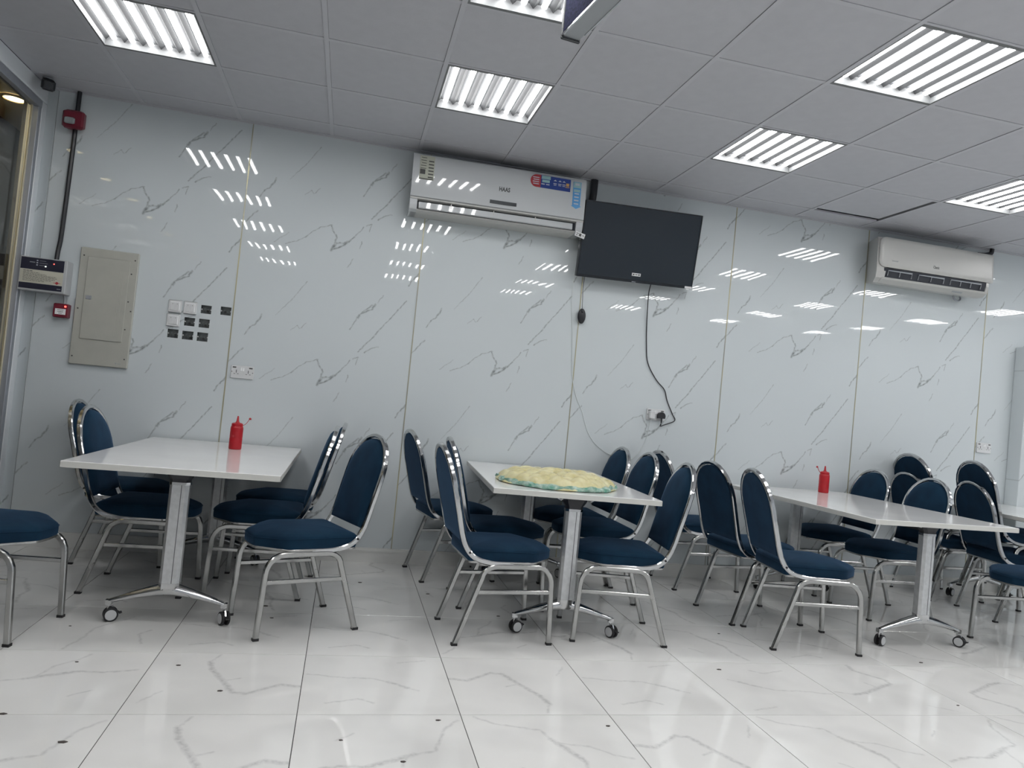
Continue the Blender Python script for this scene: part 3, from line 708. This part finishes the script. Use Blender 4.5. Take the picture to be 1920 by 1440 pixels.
# ------------------------------------------------------------------ air conditioners
def ac_big():
    t = thing('air_conditioner', 'glossy white wall air conditioner with stickers, left of the television', 'air conditioner', (.285, 0, 2.43))
    t.rotation_euler = (0, R(-.8), 0)
    Wd = 1.233
    def ext(profile, x0, x1, m, name, parent, sm=False): return part(name, MB().loft([[(x0, y, z) for y, z in profile], [(x1, y, z) for y, z in profile]], True, True), m, parent, sm)
    body = [(-.002, 0), (-.14, .0), (-.175, .012), (-.150, .070), (-.188, .088), (-.188, .10), (-.19, .372), (-.17, .388), (-.002, .388)]
    ext(body, .012, Wd-.012, 'acwhite2', 'body', t)
    for x0, x1 in ((0, .05), (Wd-.05, Wd)):
        ext([(-.002, 0), (-.15, 0), (-.182, .014), (-.192, .045), (-.196, .09), (-.002, .09)], x0, x1, 'acwhite', 'end_cap', t)
    fp = [(-.192, .094), (-.203, .100), (-.206, .20), (-.205, .33), (-.198, .372), (-.186, .392), (-.17, .392), (-.17, .38), (-.188, .365), (-.19, .1)]
    ext(fp, .0, Wd, 'acwhite', 'front_panel', t, 50)
    ext([(-.176, .080), (-.200, .082), (-.201, .092), (-.176, .092)], .0, Wd, 'acwhite2', 'lower_lip', t)
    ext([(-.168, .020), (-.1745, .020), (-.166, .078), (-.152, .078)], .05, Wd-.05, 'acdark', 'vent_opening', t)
    ext([(-.179, .022), (-.192, .026), (-.187, .066), (-.178, .066)], .062, Wd-.075, 'acwhite', 'louver', t)
    for x in (.28, .58, .88):
        ext([(-.176, .045), (-.190, .045), (-.188, .078), (-.174, .078)], x, x+.006, 'acwhite2', 'louver_pivot', t)
    ext([(-.205, .122), (-.2075, .122), (-.2078, .146), (-.205, .146)], .545, .735, 'acgrey', 'display_window', t)
    text_part('HAAS', .042, 'ink', t, (.642, -.2068, .228), name='brand_lettering', bold=True, sx=.75)
    yf = -.2068
    # feature stickers (their print is too small to read, so only blocks and rules)
    def sticker(name, pts, m, y=yf, lab=None):
        return part(name, MB().prism([(x, y, z) for x, z in pts], (0, .0016, 0)), m, t, label=lab)
    s1 = sticker('energy_sticker', [(.045, .215), (.145, .215), (.145, .378), (.045, .378)], 'olive_label', -.2064, 'printed olive energy sticker')
    bars = MB(); rs = random.Random(4)
    for i in range(6): bars.box(.105, .14, -.2072, -.2066, .34-.022*i, .348-.022*i)
    bars.box(.05, .085, -.2072, -.2066, .252, .285)
    for i in range(5): bars.box(.05+rs.uniform(0, .02), .09, -.2072, -.2066, .362-.018*i, .366-.018*i)
    bars.box(.047, .143, -.2072, -.2066, .217, .224)
    part('sticker_print', bars, 'ink', s1)
    n = 12; cx, cz, r = .865, .327, .044
    red = [(cx+r*cos(R(90+180*i/n)), cz+r*sin(R(90+180*i/n))) for i in range(n+1)]+[(cx+.03, cz-r), (cx+.03, cz+r)]
    s2 = sticker('feature_sticker', red, 'red_ink', yf, 'red round end of the feature sticker')
    pr = MB()
    for i in range(4): pr.box(cx-.028+.004*(i % 2), cx+.018, -.2080, -.2070, cz+.020-.015*i, cz+.026-.015*i)
    part('sticker_print', pr, 'pale_ink', s2)
    s3 = sticker('feature_sticker', [(cx+.03, cz-r), (1.115, cz-r-.002), (1.115, cz+r-.002), (cx+.03, cz+r)], 'blue_ink', yf, 'blue feature sticker with tiny icons')
    pr = MB()
    for x in (1.0, 1.035, 1.065): pr.prism([(x-.012, -.2080, .342), (x+.012, -.2080, .342), (x, -.2080, .352)], (0, .0008, 0)); pr.box(x-.012, x+.012, -.2080, -.2070, .322, .327); pr.box(x-.010, x+.010, -.2080, -.2070, .312, .316)
    pr.box(.90, .925, -.2080, -.2070, .306, .313); pr.box(.935, .96, -.2080, -.2070, .306, .313)
    part('sticker_print', pr, 'pale_ink', s3)
    part('sticker_picture', MB().box(.90, .965, -.2080, -.2070, .345, .368).box(.905, .96, -.2080, -.2070, .322, .34), 'teal_ink', s3)
    part('sticker_badge', MB().box(1.082, 1.104, -.2080, -.2070, .318, .338).box(1.078, 1.108, -.2080, -.2070, .308, .313), 'orange_ink', s3)
    s4 = sticker('arrow_sticker', [(1.135, .36), (1.195, .36), (1.195, .19), (1.205, .188), (1.168, .168), (1.128, .188), (1.137, .19)], 'sky_ink', yf, 'blue arrow-shaped sticker')
    pr = MB(); pr.box(1.138, 1.192, -.2080, -.2070, .318, .357); pr.box(1.142, 1.188, -.2080, -.2070, .288, .306)
    part('sticker_print', pr, 'teal_ink', s4)
    pr = MB(); pr.box(1.15, 1.18, -.2086, -.2078, .335, .35)
    for i in range(4): pr.box(1.148, 1.182, -.2082, -.2072, .272-.024*i, .280-.024*i)
    part('sticker_print', pr, 'pale_ink', s4)
    return t
ac_big()
# small white tag dangling at the unit's lower right corner
tg = thing('product_tag', 'small white card tag stuck at the lower right corner of the larger air conditioner', 'tag', (1.50, -.202, 2.435))
tg.rotation_euler = (0, R(14), 0)
part('card', MB().bbox(-.037, .037, -.004, -.001, -.018, .018, .001), 'white_plastic', tg)
part('card_print', MB().box(-.007, .009, -.0052, -.0038, -.010, .009).box(-.030, -.012, -.0052, -.0038, .003, .007).box(.017, .030, -.0052, -.0038, .0, .004).box(-.028, -.018, -.0052, -.0038, -.010, -.005), 'ink', tg)

def ac_small():
    t = thing('air_conditioner', 'smaller ivory air conditioner with a rounded front high on the wall at the right', 'air conditioner', (3.90, 0, 2.455))
    t.rotation_euler = (0, R(-.4), 0); Wd = 1.15
    body = [(-.002, 0), (-.10, -.018), (-.15, -.018), (-.19, .012), (-.17, .07), (-.20, .10), (-.20, .32), (-.19, .335), (-.002, .335)]
    part('body', MB().loft([[(x, y, z) for y, z in body] for x in (.13, Wd-.05)], True, True), 'acwhite2', t)
    cap_ = [(-.002, 0), (-.10, -.018), (-.15, -.018), (-.195, .014), (-.207, .06), (-.205, .10), (-.20, .32), (-.19, .335), (-.002, .335)]
    part('end_cap', MB().loft([[(.125+.36*y, y, z) for y, z in cap_], [(.135, y, z) for y, z in cap_]], True, True), 'acwhite2', t)
    part('end_cap', MB().loft([[(Wd-.055, y, z) for y, z in cap_], [(Wd-.03, y, z) for y, z in cap_]], True, True), 'acwhite2', t)
    # rounded front shell
    def rr(x0, x1, z0, z1, r, n=6):
        o_ = []
        for cx, cz, a0 in ((x1-.01, z0+.01, -90), (x1-.02, z1-.02, 0), (x0+r, z1-r, 90), (x0+r, z0+r, 180)):
            rr_ = .012 if cx > x1-.03 else r
            for i in range(n+1):
                a = R(a0+90*i/n); o_.append((cx+rr_*cos(a), cz+rr_*sin(a)))
        return o_
    x0, x1, z0, z1, r = .062, Wd, .098, .335, .055
    o1 = rr(x0, x1, z0, z1, r); o2 = rr(x0+.012, x1-.012, z0+.012, z1-.012, r*.8); o3 = rr(x0+.03, x1-.03, z0+.03, z1-.03, r*.6)
    part('front_panel', MB().loft([[(x, -.19, z) for x, z in o1], [(x, -.215, z) for x, z in o1], [(x, -.223, z) for x, z in o2], [(x, -.226, z) for x, z in o3]], True, True), 'acwhite2', t, 50)
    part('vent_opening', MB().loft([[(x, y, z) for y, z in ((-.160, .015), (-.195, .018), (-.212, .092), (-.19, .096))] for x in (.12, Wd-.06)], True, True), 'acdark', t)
    for a, b, nv in ((.155, .375, 2), (.44, .68, 2), (.745, 1.04, 3)):
        lv = MB(); z0_, z1_ = .034, .074
        def yz(z): return -.197-(z-.018)*.23-.004
        lv.sweep([(a, yz(z0_), z0_), (a, yz(z1_), z1_), (b, yz(z1_), z1_), (b, yz(z0_), z0_)], (0, 1, .2), .004, .006)
        for i in range(1, nv):
            x = a+(b-a)*i/nv; lv.sweep([(x, yz(z0_), z0_), (x, yz(z1_), z1_)], (0, 1, .2), .004, .005)
        part('air_guide', lv, 'grey_panel', t)
    part('lower_lip', MB().loft([[(x, y, z) for y, z in ((-.15, -.02), (-.192, .006), (-.201, .020), (-.19, .026), (-.15, .0))] for x in (.11, Wd-.03)], True, True), 'acwhite2', t)
    part('rating_label', MB().prism([(.80, -.163, -.012), (.90, -.163, -.012), (.90, -.178, -.001), (.80, -.178, -.001)], (0, -.001, -.001)), 'grey_panel', t)
    text_part('Classic', .034, 'ink', t, (.585, -.2268, .150), name='brand_lettering', sx=.62)
    text_part('Inverter', .022, 'grey_panel', t, (.20, -.2268, .152), name='model_lettering', sx=.8)
    part('drain_hose', MB().sweep(smooth_path([(.93, -.05, -.012), (.95, -.05, -.04), (.985, -.045, -.048), (1.015, -.04, -.03), (1.01, -.03, .01)], 4), (0, 1, 0), .014, .014, seg=8), 'alu', t, True)
ac_small()

# ------------------------------------------------------------------ pipes and brackets beside the units
p1 = tag(part('refrigerant_pipe', MB().sweep([(1.625, -.035, 2.9), (1.625, -.035, 2.80), (1.618, -.035, 2.70), (1.60, -.035, 2.62)], (0, 1, 0), .045, .055, seg=10), 'black', None, True), 'black insulated pipe from the ceiling down behind the television', 'pipe')
tag(part('refrigerant_pipe', MB().sweep(smooth_path([(5.20, -.035, 2.9), (5.19, -.035, 2.86), (5.13, -.035, 2.838), (5.06, -.035, 2.832)], 4), (0, 1, 0), .03, .04, seg=8), 'black', None, True), 'short dark pipe dropping from the ceiling onto the smaller air conditioner', 'pipe')
tag(part('trunking', MB().sweep(smooth_path([(-1.845, -.016, 2.9), (-1.848, -.016, 2.5), (-1.855, -.016, 2.0), (-1.862, -.022, 1.87), (-1.862, -.03, 1.80)], 4), (0, 1, 0), .026, .028, seg=8), 'black', None, True), 'black conduit running down the wall to the fire alarm panel', 'conduit')

# ------------------------------------------------------------------ television
tv = thing('television', 'black wall-hung television tilted down beside the air conditioner', 'television', (1.990, -.085, 2.175))
tv.rotation_euler = (R(11), R(-1.4), 0)
Wt, Ht = .914, .545
fr = MB(); a = Wt/2
part('tv_body', MB().bbox(-a, a, -.018, .03, 0, Ht, .004), 'blackgloss', tv)
fr.box(-a+.001, a-.001, -.022, -.017, 0, .020).box(-a+.001, -a+.010, -.022, -.017, .02, Ht-.010).box(a-.010, a-.001, -.022, -.017, .02, Ht-.010).box(-a+.001, a-.001, -.022, -.017, Ht-.010, Ht-.001)
part('bezel', fr, 'blackgloss', tv)
part('screen', MB().box(-a+.010, a-.010, -.0195, -.016, .020, Ht-.010), 'screen', tv)
sk = part('screen_sticker', MB().box(-.035, .033, -.0215, -.0192, .048, .070), 'white_plastic', tv, label='small white sticker')
part('sticker_print', MB().box(-.028, -.016, -.0222, -.0212, .054, .064).box(-.010, .008, -.0222, -.0212, .056, .062).box(.014, .026, -.0222, -.0212, .054, .064), 'ink', sk)
part('corner_sticker', MB().box(a-.062, a-.004, -.0235, -.0215, .002, .018), 'white_plastic', tv, label='pale sticker on the lower right corner')
part('stand_logo', MB().box(-.03, .0, -.0245, -.0215, .002, .008), 'alu', tv)
mt = MB(); mt.box(-.12, .12, .03, .05, .12, .42)
part('wall_mount', mt, 'black', tv)
# its leads and things hanging from it
tag(part('power_cable', MB().sweep(smooth_path([(2.133, -.06, 2.19), (2.135, -.03, 2.1), (2.15, -.012, 1.9), (2.165, -.008, 1.74), (2.19, -.008, 1.6), (2.27, -.008, 1.48), (2.345, -.008, 1.41), (2.375, -.008, 1.33), (2.43, -.008, 1.23), (2.452, -.01, 1.195), (2.435, -.012, 1.172), (2.37, -.014, 1.146), (2.336, -.02, 1.132), (2.328, -.034, 1.142), (2.329, -.039, 1.153)], 5), (0, 1, 0), .0075, .0075, seg=6), 'black', None, True), 'black power cable hanging from the television to the wall socket', 'cable')
ms = thing('computer_mouse', 'black computer mouse dangling by its cable below the television', 'computer mouse', (1.628, -.02, 1.885))
rings = []
for i in range(11):
    u = i/10; z = -.055+.11*u; k = max(.08, sin(pi*min(1, max(0, u*.94+.03)))**.5); rings.append([(.031*k*cos(2*pi*j/14), -.004+.017*k*sin(2*pi*j/14), z) for j in range(14)])
part('mouse_shell', MB().loft(rings, True, True), 'black', ms, True)
part('scroll_wheel', MB().lathe([(.008, -.004), (.008, .004)], 12, (0, -.017, .03), 'x'), 'rubber', ms)
part('mouse_cable', MB().sweep(smooth_path([(0, -.002, .053), (-.004, .0, .12), (-.012, -.01, .22), (-.014, -.035, .30)], 4), (0, 1, 0), .004, .004, seg=6), 'ink', ms, True)
tag(part('loose_cable', MB().sweep(smooth_path([(1.531, -.05, 2.19), (1.545, -.008, 2.0), (1.575, -.004, 1.75), (1.598, -.004, 1.5), (1.62, -.004, 1.38), (1.66, -.004, 1.27), (1.71, -.004, 1.18), (1.76, -.004, 1.05), (1.83, -.004, .96), (1.92, -.005, .90), (2.02, -.005, .87), (2.12, -.005, .86), (2.2, -.005, .94), (2.24, -.005, 1.05), (2.245, -.014, 1.13), (2.252, -.03, 1.187)], 5), (0, 1, 0), .0045, .0045, seg=6), 'wire_white', None, True), 'thin white cable sagging along the wall under the television', 'cable')

# ------------------------------------------------------------------ sockets, switches, boxes on the wall
def socket(x, z, lab, plugs=False):
    t = thing('wall_socket', lab, 'socket', (x, 0, z), 0, 'double wall sockets')
    part('faceplate', MB().bbox(-.073, .073, -.011, -.0005, -.043, .043, .003), 'white_plastic', t)
    for sx in (-1, 1):
        part('usb_port', MB().box(sx*.052-.011, sx*.052+.011, -.0122, -.0105, .026, .034), 'ink', t)
        h = MB(); h.box(sx*.038-.002, sx*.038+.002, -.0122, -.0105, -.006, .014); h.box(sx*.038-.016, sx*.038-.006, -.0122, -.0105, -.014, -.011); h.box(sx*.038+.006, sx*.038+.016, -.0122, -.0105, -.014, -.011)
        h.box(sx*.066-.0025, sx*.066+.0025, -.0122, -.0105, -.002, .003)
        part('socket_slots', h, 'ink', t)
        part('switch_rocker', MB().bbox(sx*.006-.0055, sx*.006+.0055, -.016, -.010, .008, .030, .001), 'fixture', t)
    return t
socket(-.689, 1.223, 'white double socket on the wall above the left table')
socket(2.292, 1.214, 'white double socket under the television with two plugs in it')
socket(5.306, 1.210, 'white double socket at the far right beside the marble casing')
ch = thing('phone_charger', 'white plug-in charger in the left half of the socket under the television', 'charger', (2.254, -.011, 1.208))
part('charger_body', MB().bbox(-.022, .022, -.032, -.002, -.026, .034, .004), 'white_plastic', ch)
pg = thing('power_plug', 'black three-pin plug in the right half of the socket under the television', 'plug', (2.330, -.011, 1.208))
part('plug_body', MB().loft([[(.030*cos(R(q)), y_, .030*sin(R(q)) if q < 200 or q > 340 else -.018) for q in range(0, 360, 20)] for y_ in (-.0015, -.026, -.030)], True, True), 'black', pg, 30)
part('cable_sleeve', MB().sweep([(0, -.028, -.015), (0, -.028, -.035), (-.001, -.028, -.052)], (0, 1, 0), .011, .011, seg=8), 'black', pg, True)

def switch(x, z, lab):
    t = thing('light_switch', lab, 'light switch', (x, 0, z), 0, 'double light switches')
    part('faceplate', MB().bbox(-.041, .041, -.010, -.0005, -.041, .041, .004), 'white_plastic', t)
    part('inner_frame', MB().bbox(-.030, .030, -.0125, -.009, -.030, .030, .001), 'fixture', t)
    for sx in (-1, 1):
        r_ = part('switch_rocker', MB().bbox(sx*.0135-.0128, sx*.0135+.0128, -.0155, -.012, -.026, .026, .001), 'white_plastic', t)
        part('rocker_mark', MB().box(sx*.0135-.001, sx*.0135+.001, -.0162, -.0150, .012, .018), 'ink', r_)
switch(-1.148, 1.610, 'white double light switch, top left of the group')
switch(-1.055, 1.611, 'white double light switch, top right of the group beside the open boxes')
switch(-1.150, 1.518, 'white double light switch, lower one of the group')
names = ['top row, nearest the switches', 'top row, standing apart on the right', 'middle row left', 'middle row right', 'bottom row left', 'bottom row middle', 'bottom row right']
for h, nm in zip(HOLES, names):
    cx, cz = (h[0]+h[1])/2, (h[2]+h[3])/2; a, c = (h[1]-h[0])/2, (h[3]-h[2])/2
    t = thing('back_box', 'open dark metal back box in the wall, %s' % nm, 'back box', (cx, 0, cz), 0, 'open back boxes')
    m_ = MB(); a2, c2 = a+.002, c+.002
    m_.box(-a2, a2, .044, .046, -c2, c2).box(-a2, -a+.0005, .007, .046, -c2, c2).box(a-.0005, a2, .007, .046, -c2, c2).box(-a2, a2, .007, .046, c-.0005, c2).box(-a2, a2, .007, .046, -c2, -c+.0005)
    part('metal_shell', m_, 'backbox', t)
    part('fixing_lug', MB().box(-a, -a+.008, .009, .011, -.004, .004).box(a-.008, a, .009, .011, -.004, .004), 'satin', t)
    part('knockout', MB().lathe([(.008, .0435), (.008, .042)], 12, (rb.uniform(-.012, .012), 0, rb.uniform(-.014, .0)), 'y'), 'ink', t)

# distribution board
t = thing('distribution_board', 'beige metal electrical panel cover on the wall beside the light switches', 'electrical panel', (-1.733, 0, 1.171))
part('cover', MB().bbox(0, .343, -.022, -.0005, 0, .748, .004), 'beige', t)
dr = part('panel_door', MB().bbox(.047, .295, -.027, -.022, .165, .692, .002), 'beige', t)
part('door_latch', MB().bbox(.060, .092, -.031, -.026, .418, .442, .001), 'alu', dr)
part('door_ribs', MB().box(.243, .246, -.0285, -.0265, .20, .62).box(.252, .255, -.0285, -.0265, .20, .62).box(.261, .264, -.0285, -.0265, .20, .62), 'beige', dr)
for x, z in ((.022, .695), (.322, .70), (.020, .355), (.328, .37), (.018, .05), (.322, .058), (.308, .61), (.307, .43), (.306, .25)):
    part('screw', MB().lathe([(.0048, -.022), (.0045, -.0245)], 8, (x, 0, z), 'y'), 'ink', t)
part('maker_mark', MB().box(.27, .279, -.0235, -.0215, .022, .030).box(.283, .305, -.0235, -.0215, .024, .027), 'grey_panel', t)

# fire alarm control panel
t = thing('alarm_control_panel', 'white and navy fire alarm control box below the black conduit', 'alarm panel', (-1.911, 0, 1.600))
X_, D_ = .262, .1
part('housing', MB().bbox(-.135+.01, .135+.004, -D_, -.0005, -.004, .206, .003), 'box_white', t)
part('navy_band', MB().box(-.118, .122, -D_-.002, -D_+.001, .128, .200), 'navy', t)
part('instruction_label', MB().box(-.118, .122, -D_-.002, -D_+.001, .044, .127), 'label_cream', t)
part('navy_band', MB().box(-.118, .122, -D_-.002, -D_+.001, .008, .043), 'navy', t)
tx = MB(); rr_ = random.Random(5)
for i, ln in enumerate((.05, .09, .13, .185, .19, .18, .16, .12)):
    x = -.10
    while x < -.10+ln:
        q = rr_.uniform(.008, .018); tx.box(x, min(x+q, -.10+ln), -D_-.0028, -D_-.0015, .116-.0085*i, .1185-.0085*i+(.001 if i == 0 else 0)); x += q+.003
part('instruction_text', tx, 'ink', t)
part('emblem', MB().prism([(.080, -D_-.0028, .058), (.092, -D_-.0028, .068), (.104, -D_-.0028, .058), (.092, -D_-.0028, .048)], (0, .001, 0)).box(.072, .112, -D_-.0026, -D_-.0015, .0565, .0595), 'red_ink', t)
part('indicator_light', MB().box(-.032, -.024, -D_-.004, -D_-.001, .182, .189), 'pale_ink', t)
part('indicator_light', MB().box(-.032, -.024, -D_-.004, -D_-.001, .168, .175), 'pale_ink', t)
part('indicator_light', MB().box(-.032, -.024, -D_-.004, -D_-.001, .154, .161), 'pale_ink', t)
part('indicator_light', MB().box(.016, .024, -D_-.004, -D_-.001, .150, .157), 'led_white', t, label='lit white indicator')
part('indicator_light', MB().box(.062, .068, -D_-.004, -D_-.001, .172, .178), 'led_red', t, label='lit red indicator')
part('panel_text', MB().box(-.016, .02, -D_-.0026, -D_-.0015, .184, .186).box(-.016, .03, -D_-.0026, -D_-.0015, .170, .172).box(-.016, .015, -D_-.0026, -D_-.0015, .156, .158).box(-.07, -.04, -D_-.0026, -D_-.0015, .170, .175).box(.095, .116, -D_-.0026, -D_-.0015, .020, .024), 'grey_panel', t)

t = thing('alarm_call_point', 'small red manual fire call point with lit red lamp under the control box', 'call point', (-1.80, 0, 1.453))
part('call_point_body', MB().bbox(-.043, .043, -.050, -.0005, .0, .087, .004), 'alarm_red', t)
part('break_glass', MB().box(-.030, .030, -.052, -.049, .018, .054), 'fixture', t)
part('instruction_print', MB().box(-.018, .018, -.0528, -.0515, .045, .0475).box(-.016, -.004, -.0528, -.0515, .034, .037).box(.004, .016, -.0528, -.0515, .034, .037).lathe([(.003, -.0528), (.003, -.0515)], 8, (0, 0, .0355), 'y').box(-.010, .010, -.0528, -.0515, .024, .0265), 'ink', t)
part('warning_lamp', MB().lathe([(.006, -.049), (.006, -.054), (.003, -.056)], 10, (.026, 0, .070), 'y'), 'led_red', t)
part('feed_cable', MB().sweep(smooth_path([(.0, -.02, .145), (.006, -.02, .12), (.008, -.02, .085)], 3), (0, 1, 0), .014, .014, seg=8), 'grey_panel', t, True)

t = thing('alarm_sounder', 'dark red alarm sounder with strobe on the conduit near the ceiling', 'alarm sounder', (-1.843, -.034, 2.646))
part('sounder_body', MB().bbox(-.062, .062, -.055, .0, .0, .112, .012), 'alarm_red', t, 30)
part('strobe_lens', MB().bbox(-.042, .018, -.075, -.054, .018, .058, .006), 'lens', t)
part('mount_plate', MB().box(-.05, -.022, .0, .0335, .01, .10), 'alarm_red', t)

# security camera at the ceiling corner
t = thing('security_camera', 'small dark security camera at the ceiling corner above the glass screen', 'camera', (-1.975, -.16, 2.9))
part('bracket', MB().lathe([(.03, 0), (.03, -.006), (.008, -.012), (.008, -.03)], 14), 'grey_panel', t, 30)
bd = part('camera_body', MB().bbox(-.036, .036, -.05, .045, -.038, .030, .012), 'black', t, 40)
bd.location = (.012, -.02, -.042); bd.rotation_euler = (R(18), 0, R(25))
part('camera_lens', MB().lathe([(.020, -.053), (.018, -.049)], 16, (0, 0, -.004), 'y'), 'blackgloss', bd)

# ------------------------------------------------------------------ hanging display board, end-on
t = thing('hanging_display', 'grey hanging LED display board seen end-on below the ceiling at the top of the photo', 'display board', (.735, -2.29, 2.70), R(8.3))
# local: x thickness, -y length towards the camera
part('board_housing', MB().box(-.030, .042, -1.2, -.01, 0, .188), 'grey_panel', t)
part('display_face', MB().box(-.034, -.030, -1.19, -.02, .012, .176), 'led_board', t)
part('trim_rail', MB().box(-.037, -.030, -1.2, -.01, -.002, .006).box(-.037, -.030, -1.2, -.01, .180, .188), 'bright_chrome', t)
part('trim_rail', MB().box(.042, .048, -1.2, -.06, -.002, .006), 'bright_chrome', t)
part('end_cap', MB().bbox(-.038, .048, -.012, .0, -.012, .188, .004), 'acgrey', t)
for y in (-.2, -1.0): part('hanger_rod', MB().lathe([(.004, .185), (.004, .1995)], 8, (0, y, 0)), 'bright_chrome', t)

# ------------------------------------------------------------------ crumbs on the floor
cr = MB(); rc = random.Random(21)
spots = [(-.93, -1.93), (-.55, -1.95), (-1.0, -2.4), (-.35, -2.2), (.1, -2.6), (.3, -2.75), (-.2, -2.9), (.45, -2.45), (1.1, -2.5), (-.3, -1.1), (-.25, -1.3), (.95, -1.15), (1.9, -1.9), (.6, -.75), (-1.1, -1.5), (2.2, -1.35), (3.2, -1.75), (2.9, -2.3), (.2, -.55), (-.75, -2.6)]
for x, y in spots:
    r_ = rc.uniform(.003, .008); a0 = rc.uniform(0, 6)
    pts = [(x+r_*(1+.5*rc.random())*cos(a0+k*1.26)*1.5, y+r_*sin(a0+k*1.26), .0001) for k in range(5)]
    cr.loft([pts, [(p[0], p[1], .0022) for p in pts]], True, True)
o = tag(part('floor_crumbs', cr, 'crumb'), 'scattered dark crumbs and specks of dirt on the white tiles', 'crumbs'); o['kind'] = 'stuff'
